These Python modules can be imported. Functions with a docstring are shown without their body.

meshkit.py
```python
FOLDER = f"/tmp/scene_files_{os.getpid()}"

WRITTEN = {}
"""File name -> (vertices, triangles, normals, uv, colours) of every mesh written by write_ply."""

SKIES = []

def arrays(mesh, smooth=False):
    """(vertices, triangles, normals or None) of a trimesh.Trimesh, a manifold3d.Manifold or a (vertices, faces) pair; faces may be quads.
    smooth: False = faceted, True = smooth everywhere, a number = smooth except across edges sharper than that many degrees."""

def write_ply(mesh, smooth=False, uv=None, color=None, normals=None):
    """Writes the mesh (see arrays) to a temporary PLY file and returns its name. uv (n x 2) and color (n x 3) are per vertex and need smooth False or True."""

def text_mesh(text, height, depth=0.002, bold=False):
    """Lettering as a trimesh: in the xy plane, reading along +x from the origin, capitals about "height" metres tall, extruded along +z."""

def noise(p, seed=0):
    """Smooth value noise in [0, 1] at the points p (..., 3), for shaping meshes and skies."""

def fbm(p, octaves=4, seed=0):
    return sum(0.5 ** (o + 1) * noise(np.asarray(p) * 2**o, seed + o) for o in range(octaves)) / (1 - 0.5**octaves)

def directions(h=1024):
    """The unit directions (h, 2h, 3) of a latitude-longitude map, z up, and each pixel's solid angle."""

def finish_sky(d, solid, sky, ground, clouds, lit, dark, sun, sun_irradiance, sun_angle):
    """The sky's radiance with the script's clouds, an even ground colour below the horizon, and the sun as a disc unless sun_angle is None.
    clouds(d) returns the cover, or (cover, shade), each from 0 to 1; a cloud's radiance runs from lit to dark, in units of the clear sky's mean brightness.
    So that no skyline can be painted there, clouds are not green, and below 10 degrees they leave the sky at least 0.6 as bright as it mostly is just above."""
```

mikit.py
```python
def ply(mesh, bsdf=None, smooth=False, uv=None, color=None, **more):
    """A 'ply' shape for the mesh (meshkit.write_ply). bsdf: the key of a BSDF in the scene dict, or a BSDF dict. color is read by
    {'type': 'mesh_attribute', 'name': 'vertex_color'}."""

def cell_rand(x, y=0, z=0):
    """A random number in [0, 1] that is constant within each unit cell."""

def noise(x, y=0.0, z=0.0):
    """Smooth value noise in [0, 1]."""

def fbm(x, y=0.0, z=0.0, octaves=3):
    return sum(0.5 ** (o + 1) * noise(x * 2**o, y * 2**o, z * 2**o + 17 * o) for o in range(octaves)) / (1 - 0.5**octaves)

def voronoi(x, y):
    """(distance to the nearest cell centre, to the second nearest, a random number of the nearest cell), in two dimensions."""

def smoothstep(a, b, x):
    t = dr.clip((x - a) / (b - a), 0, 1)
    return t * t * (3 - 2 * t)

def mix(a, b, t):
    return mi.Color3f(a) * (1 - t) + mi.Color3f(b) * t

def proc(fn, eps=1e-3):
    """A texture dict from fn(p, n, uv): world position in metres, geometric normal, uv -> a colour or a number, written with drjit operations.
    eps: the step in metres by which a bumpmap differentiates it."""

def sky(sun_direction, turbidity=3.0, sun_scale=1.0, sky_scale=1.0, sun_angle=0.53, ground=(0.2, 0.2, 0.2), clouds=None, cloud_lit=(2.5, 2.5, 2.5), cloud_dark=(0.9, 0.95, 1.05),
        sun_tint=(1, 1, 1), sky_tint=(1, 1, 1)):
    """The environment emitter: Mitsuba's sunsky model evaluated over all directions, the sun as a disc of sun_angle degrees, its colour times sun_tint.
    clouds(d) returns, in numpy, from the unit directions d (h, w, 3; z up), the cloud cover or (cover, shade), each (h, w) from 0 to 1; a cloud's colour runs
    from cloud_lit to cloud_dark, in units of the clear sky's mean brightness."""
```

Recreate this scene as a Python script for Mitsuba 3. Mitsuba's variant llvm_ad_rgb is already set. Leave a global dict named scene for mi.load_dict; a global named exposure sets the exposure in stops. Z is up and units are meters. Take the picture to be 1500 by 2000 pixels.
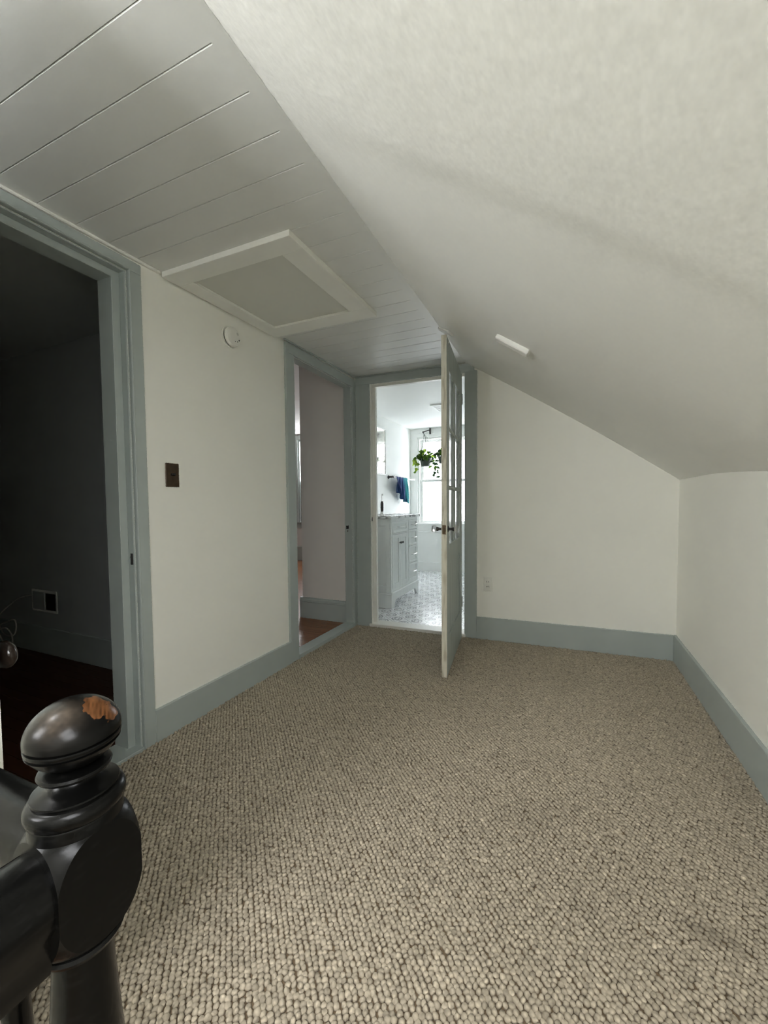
import math, random
import numpy as np, trimesh, manifold3d as m3
import drjit as dr, mitsuba as mi
import mikit
from mikit import ply, proc, noise, fbm, voronoi, smoothstep, mix, cell_rand
from shapely.geometry import Polygon, box as sbox
from shapely.ops import unary_union
random.seed(7); rng = np.random.default_rng(7)
T = mi.ScalarTransform4f
scene, labels = {}, {}

# ------------------------------------------------------------------ camera
F_PX, PITCH, YAW, ROLL, CX, CY = 789.913, 0.0444124, 0.4074461, -0.0071628, 767.134, 1016.929
EYE = np.array([0, 0, 1.12])
fw = np.array([-math.sin(YAW) * math.cos(PITCH), math.cos(YAW) * math.cos(PITCH), -math.sin(PITCH)])
rt = np.array([math.cos(YAW), math.sin(YAW), 0.0]); up = np.cross(rt, fw)
up = -rt * math.sin(ROLL) + up * math.cos(ROLL)
scene['camera'] = {'type': 'perspective', 'fov': 2 * math.degrees(math.atan(750 / F_PX)), 'fov_axis': 'x', 'near_clip': 0.02,
    'principal_point_offset_x': -(CX - 750) / 1500, 'principal_point_offset_y': -(CY - 1000) / 2000,
    'to_world': T().look_at(origin=EYE.tolist(), target=(EYE + fw).tolist(), up=up.tolist())}
# ------------------------------------------------------------------ light: overcast daylight in the window panes, and the exposure
exposure = 1.58
DAY_STAIR = [8.8, 8.9, 9.0]      # stair window behind the photographer
DAY_BATH = [2.45, 2.58, 2.68]    # bathroom window
ADDED_LAMP = [21.0, 21.0, 20.8]       # unseen globe lamp added over the stairs to brighten the near ceiling
DAY_BED = [8.5, 9.0, 9.2]        # far bedroom window
ADDED_ROOF = [7.9, 8.0, 8.15]   # added roof window, unseen, that fills the left wall and carpet

# ------------------------------------------------------------------ helpers
def mf(mesh):
    return m3.Manifold(m3.Mesh(vert_properties=np.asarray(mesh.vertices, np.float32), tri_verts=np.asarray(mesh.faces, np.uint32)))
def tm(m):
    o = m.to_mesh()
    return trimesh.Trimesh(np.array(o.vert_properties[:, :3], float), np.array(o.tri_verts, int), process=False)
def cat(*ms):
    return trimesh.util.concatenate([m for m in ms])
def box(x0, x1, y0, y1, z0, z1, c=0.0):
    if c <= 0:
        b = trimesh.creation.box((x1 - x0, y1 - y0, z1 - z0)); b.apply_translation(((x0 + x1) / 2, (y0 + y1) / 2, (z0 + z1) / 2)); return b
    p = []
    for X, sx in ((x0, 1), (x1, -1)):
        for Y, sy in ((y0, 1), (y1, -1)):
            for Z, sz in ((z0, 1), (z1, -1)):
                p += [(X, Y + sy * c, Z + sz * c), (X + sx * c, Y, Z + sz * c), (X + sx * c, Y + sy * c, Z)]
    return tm(m3.Manifold.hull_points(np.array(p)))
def lathe(prof, n=48, c=(0, 0, 0)):
    prof = np.array(prof, float); k = len(prof); a = np.arange(n) * 2 * math.pi / n
    v = np.stack([prof[:, 0, None] * np.cos(a), prof[:, 0, None] * np.sin(a), np.repeat(prof[:, 1, None], n, 1)], -1).reshape(-1, 3)
    f = []
    for i in range(k - 1):
        for j in range(n):
            q = [i * n + j, i * n + (j + 1) % n, (i + 1) * n + (j + 1) % n, (i + 1) * n + j]
            f += [[q[0], q[1], q[2]], [q[0], q[2], q[3]]]
    v = np.vstack([v, [[0, 0, prof[0, 1]], [0, 0, prof[-1, 1]]]]); b = k * n
    for j in range(n):
        f += [[b, (j + 1) % n, j], [b + 1, (k - 1) * n + j, (k - 1) * n + (j + 1) % n]]
    m = trimesh.Trimesh(v + np.array(c, float), f, process=False)
    if m.volume < 0: m.invert()
    return m
def align(mesh, d, o=(0, 0, 0)):
    m = mesh.copy(); m.apply_transform(trimesh.geometry.align_vectors([0, 0, 1], np.asarray(d, float))); m.apply_translation(o); return m
def prism(poly, h0, h1, axis):
    """polygon extruded along axis 'x' (poly in y,z), 'y' (poly in x,z) or 'z' (poly in x,y)"""
    if not isinstance(poly, Polygon): poly = Polygon(poly)
    m = trimesh.creation.extrude_polygon(poly, h1 - h0, engine='earcut'); v = m.vertices.copy()
    if axis == 'x': m.vertices = np.stack([v[:, 2] + h0, v[:, 0], v[:, 1]], 1)
    elif axis == 'y': m.vertices = np.stack([v[:, 0], v[:, 2] + h0, v[:, 1]], 1); m.invert()
    else: m.vertices = v + [0, 0, h0]
    if m.volume < 0: m.invert()
    return m
def tube(pts, r, n=8, closed_ends=True):
    p = np.asarray(pts, float); r = np.broadcast_to(r, (len(p),))
    t = np.gradient(p, axis=0); t /= np.linalg.norm(t, axis=1, keepdims=True) + 1e-12
    ref = np.array([0, 0, 1.0]) if abs(t[0, 2]) < .9 else np.array([1.0, 0, 0])
    v = []; a_ = None
    for i in range(len(p)):
        a = np.cross(t[i], ref) if a_ is None else a_ - t[i] * (a_ @ t[i])
        a /= np.linalg.norm(a) + 1e-12; a_ = a; b = np.cross(t[i], a); g = np.arange(n) * 2 * math.pi / n
        v.append(p[i] + r[i] * (np.cos(g)[:, None] * a + np.sin(g)[:, None] * b))
    v = np.vstack(v + [p[:1], p[-1:]]); f = []; k = len(p)
    for i in range(k - 1):
        for j in range(n):
            q = [i * n + j, i * n + (j + 1) % n, (i + 1) * n + (j + 1) % n, (i + 1) * n + j]
            f += [[q[0], q[1], q[2]], [q[0], q[2], q[3]]]
    for j in range(n):
        f += [[k * n, (j + 1) % n, j], [k * n + 1, (k - 1) * n + j, (k - 1) * n + (j + 1) % n]]
    m = trimesh.Trimesh(v, f, process=False)
    if m.volume < 0: m.invert()
    return m
def spline(pts, n=24):
    from scipy.interpolate import CubicSpline
    p = np.asarray(pts, float); s = np.r_[0, np.cumsum(np.linalg.norm(np.diff(p, axis=0), axis=1))]
    return CubicSpline(s, p)(np.linspace(0, s[-1], n))
def numbered(k):
    if k not in scene and k not in labels: return k
    i = 1
    while f'{k}_{i:03d}' in scene or f'{k}_{i:03d}' in labels: i += 1
    return f'{k}_{i:03d}'
def put(name, mesh, bsdf, parent=None, smooth=False, label=None, category=None, group=None, kind=None, **kw):
    key = numbered(f'{parent}__{name}' if parent else name)
    scene[key] = mesh if isinstance(mesh, dict) else ply(mesh, bsdf, smooth, **kw)
    d = {k: v for k, v in (('label', label), ('category', category), ('group', group), ('kind', kind)) if v}
    if d: labels[key] = d
    return key
def thing(name, label, category, group=None, kind=None):
    key = numbered(name); labels[key] = {'label': label, 'category': category}
    if group: labels[key]['group'] = group
    if kind: labels[key]['kind'] = kind
    return key
def copyof(d, tw): return {**d, 'to_world': tw}

# ------------------------------------------------------------------ materials
def rgb(*c): return {'type': 'rgb', 'value': list(c)}
def mat(name, color, rough=0.6, spec=0.5, **kw):
    b = {'type': 'principled', 'base_color': rgb(*color) if isinstance(color, (tuple, list)) else color, 'roughness': rough, 'specular': spec, **kw}
    scene[name] = {'type': 'twosided', 'bsdf': b}; return name
def bumped(name, color, fn, scale, rough=0.6, eps=1e-3, spec=0.5, **kw):
    b = {'type': 'principled', 'base_color': rgb(*color) if isinstance(color, (tuple, list)) else color, 'roughness': rough, 'specular': spec, **kw}
    scene[name] = {'type': 'twosided', 'bsdf': {'type': 'bumpmap', 'arbitrary': proc(fn, eps), 'scale': scale, 'bsdf': b}}; return name
def plaster(p, n, uv):     # fine roller texture
    return fbm(p.x * 90, p.y * 90, p.z * 90, 2)
def stucco(p, n, uv):      # coarse plaster near the stairs, smoother beyond the joint
    k = 1 - 0.72 * smoothstep(0.93, 1.25, p.y + 0.25 * noise(p.x * 3, p.y * 3, p.z * 3) - .12)
    return k * (noise(p.x * 62, p.y * 62, p.z * 62) + .55 * noise(p.x * 125, p.y * 125, p.z * 125)) + .5 * noise(p.x * 9, p.y * 9, p.z * 9)
def wall_col(p, n, uv):
    w = fbm(p.x * 2.2, p.y * 2.2, p.z * 2.2, 3)
    return mix((.785, .78, .72), (.835, .83, .77), w)
bumped('m_wall', proc(wall_col), plaster, 0.0006, .62, spec=.35)
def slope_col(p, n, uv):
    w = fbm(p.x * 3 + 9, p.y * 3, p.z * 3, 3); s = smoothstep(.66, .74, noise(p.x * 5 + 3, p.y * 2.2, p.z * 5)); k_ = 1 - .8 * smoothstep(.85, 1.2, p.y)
    return mix((.675, .675, .64), (.715, .715, .68), w) * (1 - .025 * s) * (1 + k_ * .09 * (noise(p.x * 105, p.y * 80, p.z * 105) - .5 + .7 * (noise(p.x * 210, p.y * 160, p.z * 210) - .5)))  # fine speckle paints in the shading of the rough plaster
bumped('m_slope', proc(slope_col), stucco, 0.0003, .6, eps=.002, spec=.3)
mat('m_plank', (.63, .635, .61), .45, .4)
mat('m_ceiling', (.74, .74, .69), .6, .3)
def teal_col(p, n, uv):
    w = fbm(p.x * 6, p.y * 6, p.z * 2.5, 3)
    return mix((.335, .375, .36), (.375, .415, .40), w)
mat('m_teal', proc(teal_col), .42, .45)
mat('m_white_trim', (.74, .735, .69), .4, .45)
def edge_col(p, n, uv):    # worn paint on the door's edge: cream over bare grey-tan wood streaks
    w = noise(p.x * 60, p.y * 60, p.z * 5) * .6 + noise(p.x * 160 + 5, p.y * 160, p.z * 14) * .4
    return mix((.60, .58, .49), (.42, .39, .31), smoothstep(.46, .70, w))
mat('m_door_edge', proc(edge_col), .55, .35)
def door_col(p, n, uv):
    w = noise(p.x * 30, p.y * 30, p.z * 2.2)
    return mix((.32, .36, .345), (.285, .325, .312), smoothstep(.35, .8, w))
mat('m_door', proc(door_col), .4, .45)
mat('m_hatch_panel', (.58, .58, .53), .75, .2)
mat('m_white_plastic', (.80, .795, .74), .35, .5)
mat('m_dark_hole', (.012, .011, .010), .7, .2)
def bronze_col(p, n, uv): return mix((.040, .026, .016), (.075, .05, .028), fbm(p.x * 60, p.y * 60, p.z * 60, 2))
mat('m_bronze', proc(bronze_col), .4, .5, metallic=.5)
mat('m_black_metal', (.012, .011, .011), .35, .5)
mat('m_brass', (.07, .05, .03), .38, .5, metallic=.85)
mat('m_chrome', (.75, .75, .74), .18, .5, metallic=1.0)
PATCH = [(-.4536, .2598, .9082, .0145), (-.4489, .2681, .9012, .012), (-.4600, .2640, .9115, .010), (-.4470, .2560, .9040, .0075)]
def newel_col(p, n, uv):
    d = mi.Float(9)
    for x, y, z, r in PATCH: d = dr.minimum(d, dr.sqrt(dr.square(p.x - x) + dr.square(p.y - y) + dr.square(p.z - z)) / r)
    e = d + .9 * (noise(p.x * 260, p.y * 260, p.z * 260) - .5) + .5 * (noise(p.x * 90 + p.y * 420, p.y * 60, p.z * 420) - .5)
    g = noise(p.x * 120 - p.y * 60, p.x * 330 + p.y * 500, p.z * 60)
    wood = mix((.03, .011, .004), (.115, .047, .017), g)
    scuff = smoothstep(.66, .80, noise(p.x * 70, p.y * 70, p.z * 200)) * .35
    rub_glint = dr.exp(-dr.square(dr.sqrt(dr.square(p.x + .463) + dr.square(p.y - .2284) + dr.square(p.z - .9075)) / .016)) * (.4 + .6 * noise(p.x * 260, p.y * 260, p.z * 260))  # worn paint plus the pale highlight there, painted into the colour
    paint = mix(mix((.0016, .0016, .0015), (.006, .0058, .0055), scuff), (.10, .075, .055), rub_glint * .55)
    return mix(wood, paint, smoothstep(.85, 1.0, e))
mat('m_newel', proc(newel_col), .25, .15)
def loop_light(p, n, uv): return mix((.50, .42, .31), (.42, .35, .25), fbm(p.x * 2.5, p.y * 2.5, 0, 2))
mat('m_carpet_back', (.17, .125, .08), .95, .05)
scene['m_pile'] = {'type': 'twosided', 'bsdf': {'type': 'diffuse', 'reflectance': {'type': 'mesh_attribute', 'name': 'vertex_color'}}}
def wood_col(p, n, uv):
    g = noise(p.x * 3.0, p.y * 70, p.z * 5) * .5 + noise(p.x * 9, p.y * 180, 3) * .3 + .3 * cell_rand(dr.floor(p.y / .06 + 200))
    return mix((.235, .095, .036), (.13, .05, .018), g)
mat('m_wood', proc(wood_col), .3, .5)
mat('m_bed_wall', (.66, .635, .61), .7, .25)
mat('m_dark_room_wall', (.36, .38, .38), .8, .1)  # grey lowered so the unlit room stays dim
mat('m_wood_dimmed', (.045, .016, .008), .45, .2)  # floor wood darkened in colour for the unlit room
mat('m_bath_wall', (.85, .865, .85), .6, .3)
mat('m_bath_white', (.85, .865, .85), .45, .4)
def vanity_col(p, n, uv): return mix((.69, .72, .715), (.63, .66, .66), noise(p.x * 20, p.y * 60, p.z * 4))
mat('m_vanity', proc(vanity_col), .42, .45)
def marble_col(p, n, uv):
    w = fbm(p.x * 11, p.y * 11, p.z * 30, 4); v = dr.abs(w - .5) * 6
    return mix((.16, .165, .17), (.66, .68, .68), smoothstep(.05, .8, v))
mat('m_marble', proc(marble_col), .18, .5)
mat('m_porcelain', (.80, .82, .82), .12, .5)
TS = .20
def tile_col(p, n, uv):
    u = (p.x + 1.375) / TS; v = (p.y - 3.40) / TS
    u = dr.abs(u - dr.floor(u) - .5); v = dr.abs(v - dr.floor(v) - .5)       # 0 centre .. .5 edge
    r = dr.sqrt(u * u + v * v); a = dr.abs(u - v); c = dr.sqrt(dr.square(.5 - u) + dr.square(.5 - v))
    w = .025
    def ring(d, R, k): return 1 - smoothstep(k, k + .012, dr.abs(d - R))
    line = dr.maximum(ring(r, .235, w), ring(r, .11, w * .8))
    line = dr.maximum(line, ring(c, .235, w)); line = dr.maximum(line, ring(c, .12, w * .8))
    pet = dr.sqrt(dr.square(u - v) * 3 + dr.square((u + v) - .23) * .9)
    line = dr.maximum(line, 1 - smoothstep(.075, .09, pet))
    line = dr.maximum(line, 1 - smoothstep(.035, .05, dr.sqrt(dr.square(dr.minimum(u, v)) * 4 + dr.square(dr.maximum(u, v) - .36))))
    line = dr.maximum(line, ring(u + v, .5, .014) * smoothstep(.22, .26, dr.minimum(r, c)))
    return mix((.87, .88, .89), (.15, .155, .17), line)
mat('m_tile', proc(tile_col), .24, .6)
mat('m_grout', (.62, .63, .62), .8, .2)
def towel_col(p, n, uv):
    k = (p.y - 5.20) / .46 + .30 * (noise(p.y * 30, p.z * 7, 1) - .5) + .25 * noise(p.y * 11, p.z * 3, 4)
    st = smoothstep(.55, .75, noise(p.y * 60, p.z * 4, 2))
    a = mix(mix((.014, .032, .095), (.035, .08, .19), noise(p.y * 40, p.z * 9, 0)), (.20, .17, .33), st * .6)
    return mix(a, (.04, .22, .24), smoothstep(.72, .95, k))
mat('m_towel', proc(towel_col), .9, .1)
def leaf_col(p, n, uv): return mix((.022, .06, .012), (.11, .18, .03), noise(p.x * 34, p.y * 34, p.z * 34))
for nm, c in (('m_leaf', proc(leaf_col)), ('m_leaf_dark', rgb(.018, .035, .016)), ('m_leaf_yellow', rgb(.20, .29, .04))):
    scene[nm] = {'type': 'principledthin', 'base_color': c, 'roughness': .5, 'diff_trans': .8, 'spec_trans': 0.0}
mat('m_pot', (.045, .055, .045), .5, .4)
mat('m_cable', (.62, .60, .56), .5, .4)
mat('m_brown_knob', (.012, .007, .005), .16, .35)
scene['m_glass'] = {'type': 'dielectric', 'int_ior': 1.5, 'ext_ior': 1.0}
def ripple(p, n, uv): return noise(p.x * 90, p.y * 90, p.z * 55) + .4 * noise(p.x * 40, p.y * 40, p.z * 150)
scene['m_pane'] = {'type': 'bumpmap', 'arbitrary': proc(ripple, .001), 'scale': .0035, 'bsdf': {'type': 'principledthin', 'base_color': rgb(.93, .95, .95), 'roughness': .16, 'spec_trans': .92, 'diff_trans': .6, 'eta': 1.45}}
scene['m_mirror'] = {'type': 'twosided', 'bsdf': {'type': 'roughconductor', 'material': 'Ag', 'alpha': .015}}
scene['m_blank'] = {'type': 'diffuse', 'reflectance': rgb(.05, .05, .05)}

# ------------------------------------------------------------------ the setting
WL, WR = -1.78, .71
def zc(y): return 2.19 + .0172 * y
ANG = math.atan(.035)
FAR = trimesh.transformations.rotation_matrix(ANG, [0, 0, 1]); FAR[:3, 3] = [-1.78, 3.267, 0]
def far(m): m = m.copy(); m.apply_transform(FAR); return m     # local frame of the end wall: u along it, v into it, z up
def fu(x): return (x + 1.78) / math.cos(ANG)
# floor and carpet
fl = prism(unary_union([sbox(WL, .2, .73, 3.30), sbox(-.437, -1.0, .73, .21)]), -.20, -.005, 'z')
put('floor', fl, 'm_carpet_back', kind='structure', label='floor of the hall under the beige carpet', category='floor')
S = .0112                                        # loop spacing; the rows run diagonally to the walls
D2 = S * math.sqrt(2)
ia, ib = np.meshgrid(np.arange(-420, 420), np.arange(-380, 380), indexing='ij')
pa = (ia + .5 * (ib % 2) + .15 * np.sin(ib * 12.9)) * .0126; pb_ = ib * .0140     # along a row, across the rows
pts = np.stack([(-pa + pb_) * .70711, (pa + pb_) * .70711 + 1.4], -1).reshape(-1, 2)
pts += rng.normal(0, .0012, pts.shape)
pts = pts[(pts[:, 1] > .2) | (pts[:, 0] > -.425)]
keep = (pts[:, 0] > -1.764) & (pts[:, 0] < .692) & (pts[:, 1] < 3.243 + .035 * (pts[:, 0] + 1.78)) & (pts[:, 1] > -.35)
keep &= ~((np.hypot(pts[:, 0] + .477, pts[:, 1] - .2495) < .045))
pts = pts[keep]; N = len(pts)
n6 = np.arange(6) * math.pi / 3; tmpl = np.vstack([np.stack([.95 * np.cos(n6), .95 * np.sin(n6), 0 * n6], 1), np.stack([np.cos(n6 + .5), np.sin(n6 + .5), 0 * n6 + .42], 1), np.stack([.66 * np.cos(n6), .66 * np.sin(n6), 0 * n6 + .82], 1), [[0, 0, .96]]])
tf = []
for j in range(6):
    k = (j + 1) % 6; tf += [[j, k, 6 + j], [k, 6 + k, 6 + j], [6 + j, 6 + k, 12 + k], [6 + j, 12 + k, 12 + j], [12 + j, 12 + k, 18]]
tf = np.array(tf)
rad = .0083 * rng.uniform(.88, 1.10, N); hh = .0082 * rng.uniform(.6, 1.25, N); th = rng.uniform(-.35, .35, N) + math.pi * .75; el = rng.uniform(.92, 1.18, N)
c, s = np.cos(th)[:, None], np.sin(th)[:, None]
wob = rng.uniform(.80, 1.16, (N, 19)); vx = tmpl[None, :, 0] * (rad * el)[:, None] * wob; vy = tmpl[None, :, 1] * (rad / el ** .5)[:, None] * wob; lean = rng.normal(0, .0012, (N, 2))
V = np.stack([pts[:, :1] + vx * c - vy * s + lean[:, :1] * tmpl[None, :, 2], pts[:, 1:] + vx * s + vy * c + lean[:, 1:] * tmpl[None, :, 2], -.005 + tmpl[None, :, 2] * hh[:, None] * rng.uniform(.9, 1.1, (N, 19))], -1).reshape(-1, 3)
Fc = (tf[None] + (np.arange(N) * 19)[:, None, None]).reshape(-1, 3)
import meshkit
P3 = np.c_[pts, np.zeros(N)]
broad = meshkit.fbm(P3 * 2.3, 3, 5); soil = np.clip((meshkit.fbm(P3 * 4.1, 3, 11) - .66) * 5, 0, 1)
tone = rng.normal(1, .085, N) * (.93 + .14 * broad) * (1 - .10 * soil)
spot = np.hypot((pts[:, 0] - .36) / .07, (pts[:, 1] - 1.24) / .035); tone *= 1 - .30 * np.clip(1.3 - spot, 0, 1)
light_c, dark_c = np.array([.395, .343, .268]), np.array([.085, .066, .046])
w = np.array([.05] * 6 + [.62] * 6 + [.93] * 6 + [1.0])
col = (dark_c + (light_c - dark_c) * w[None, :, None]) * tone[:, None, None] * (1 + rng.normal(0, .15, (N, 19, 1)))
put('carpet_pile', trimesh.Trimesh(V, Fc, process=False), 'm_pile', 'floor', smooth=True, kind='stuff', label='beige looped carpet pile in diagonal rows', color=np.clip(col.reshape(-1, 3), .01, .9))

# left wall with two door openings
D1a, D1b, D1h = .415, 1.203, 2.140
D2a, D2b, D2h = 2.366, 3.20, 2.150
zt = 2.42
wl = cat(box(WL - .115, WL, .30, D1a, -.2, zt), box(WL - .115, WL, D1a, D1b, D1h, zt), box(WL - .115, WL, D1b, D2a, -.2, zt), box(WL - .07, WL, D2a, D2b, D2h, zt), box(WL - .07, WL, D2b, 3.30, -.2, zt))
put('wall_left', wl, 'm_wall', kind='structure', label='cream painted left wall between the two doorways', category='wall')
# far wall with the bathroom doorway, its top following the sloped ceiling
O0, O1, OH = fu(-1.622), fu(-.776), 2.172
def slope_z(x): return 2.245 - .671 * (x + .766)
poly = Polygon([(-.0, -.2), (fu(.75), -.2), (fu(.75), slope_z(.75) + .03), (fu(-.77), 2.275), (0, 2.275)]).difference(sbox(O0, -.5, O1, OH))
put('wall_far', far(prism(poly, 0, .115, 'y')), 'm_wall', kind='structure', label='cream end wall with the bathroom doorway under the slope', category='wall')
def zk(y): return 1.262 - min(.055, .05 * max(0, 2.75 - y) ** 1.5)
wr = []
ys = np.linspace(-2.2, 3.5, 58)
poly = Polygon([(-2.3, -.2)] + [(3.5, -.2)] + [(float(y), zk(y) + .05) for y in ys[::-1]] + [(-2.3, zk(-2.2) + .05)])
put('wall_right', prism(poly, WR, WR + .1, 'x'), 'm_wall', kind='structure', label='low cream knee wall under the sloped ceiling', category='wall')
# sloped plaster ceiling
ys_ = np.r_[np.linspace(-1.12, .36, 30)[:-1], np.linspace(.36, 1.45, 185)[:-1], np.linspace(1.45, 3.42, 90)]
ny, nx = len(ys_), 300
Y, Sx = np.meshgrid(ys_, np.linspace(0, 1, nx), indexing='ij')
xj = -.722 - .0148 * Y; X = xj + (.735 - xj) * Sx
Z0, Z1 = zc(Y), np.vectorize(zk)(Y) - .017
Z = Z0 + (Z1 - Z0) * Sx
st = np.clip((Y - .91) / .13, 0, 1); st = st * st * (3 - 2 * st)
rough_ = (1 - .85 * np.clip((Y + .22 * (meshkit.noise(np.stack([X * 3, Y * 3, 0 * Y], -1), 8) - .5) - .93) / .30, 0, 1)) * np.clip((1.45 - Y) / .1, 0, 1) * np.clip((Y - .3) / .1, 0, 1)
GP = np.stack([X * 1.2, Y, 0 * Y], -1)
Z += rough_ * (.0011 * meshkit.noise(GP * 58, 21) + .0006 * meshkit.noise(GP * 104, 22))
Z += .012 * st * np.sin(np.pi * np.clip(Sx, 0, 1)) + .012 * np.sin(np.pi * Sx) + .006 * (meshkit.fbm(np.stack([X * 2, Y * 2, 0 * Y], -1), 2, 3) - .5) * np.sin(np.pi * Sx)
G = np.stack([X, Y, Z], -1).reshape(-1, 3)
i, j = np.meshgrid(np.arange(ny - 1), np.arange(nx - 1), indexing='ij'); a = (i * nx + j).ravel(); b_ = a + 1; c_ = a + nx; d_ = c_ + 1
fq = np.vstack([np.stack([a, b_, d_], 1), np.stack([a, d_, c_], 1)])
top = G + [0.05, 0, .07]
sl = trimesh.Trimesh(np.vstack([G, top]), np.vstack([fq, fq[:, ::-1] + len(G)]), process=False)
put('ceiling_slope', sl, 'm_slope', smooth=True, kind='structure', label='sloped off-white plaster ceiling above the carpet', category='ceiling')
# flat ceiling: slab, planks, edge board
def tilt(m): m = m.copy(); v = m.vertices.copy(); v[:, 2] += zc(v[:, 1]); m.vertices = v; return m
put('ceiling', tilt(cat(box(-1.90, -.70, -1.05, 3.42, .012, .10), box(-2.8, -1.90, -1.05, .40, .012, .10))), 'm_ceiling', kind='structure', label='flat ceiling of painted planks beside the slope', category='ceiling')
PW = .1245
pk = box(-.505, .505, .0006, PW - .0006, 0, .013, .0018); base = ply(pk, 'm_plank')
HX0, HX1, HY0, HY1 = -1.765, -1.03, 1.365, 2.17
tl = math.degrees(math.atan(.0172))
for k in range(-14, 22):
    y = .629 + PW * k
    put('plank', copyof(base, T().translate([-1.275, y, zc(y)]).rotate([1, 0, 0], tl)), None, 'ceiling')
put('edge_board', tilt(prism([(-2.25, 0)] and sbox(0, 0, 1, 1), 0, 1, 'z')) if False else tilt(trimesh.Trimesh(np.array([[-.722 - .0148 * y + dx, y, dz] for y in (-2.25, 3.262) for dx in (-.045, .004) for dz in (-.003, .012)]), np.array([[0, 2, 3], [0, 3, 1], [4, 5, 7], [4, 7, 6], [0, 1, 5], [0, 5, 4], [2, 6, 7], [2, 7, 3], [0, 4, 6], [0, 6, 2], [1, 3, 7], [1, 7, 5]]), process=False)), 'm_plank', 'ceiling', label='flat white board along the foot of the slope')
b0 = cat(box(WL, WL + .016, .30, HY0 - .005, -.012, 0, .003))
put('bead', tilt(b0), 'm_white_trim', 'ceiling', label='thin white bead along the left wall')
put('bead', tilt(box(WL + .018, WL + .030, HY1 + .08, 3.25, -.010, 0, .003)), 'm_teal', 'ceiling')
bb = far(box(fu(-1.75), fu(-.84), -.030, -.018, 2.236, 2.246, .003))
put('bead', bb, 'm_teal', 'ceiling')

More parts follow.
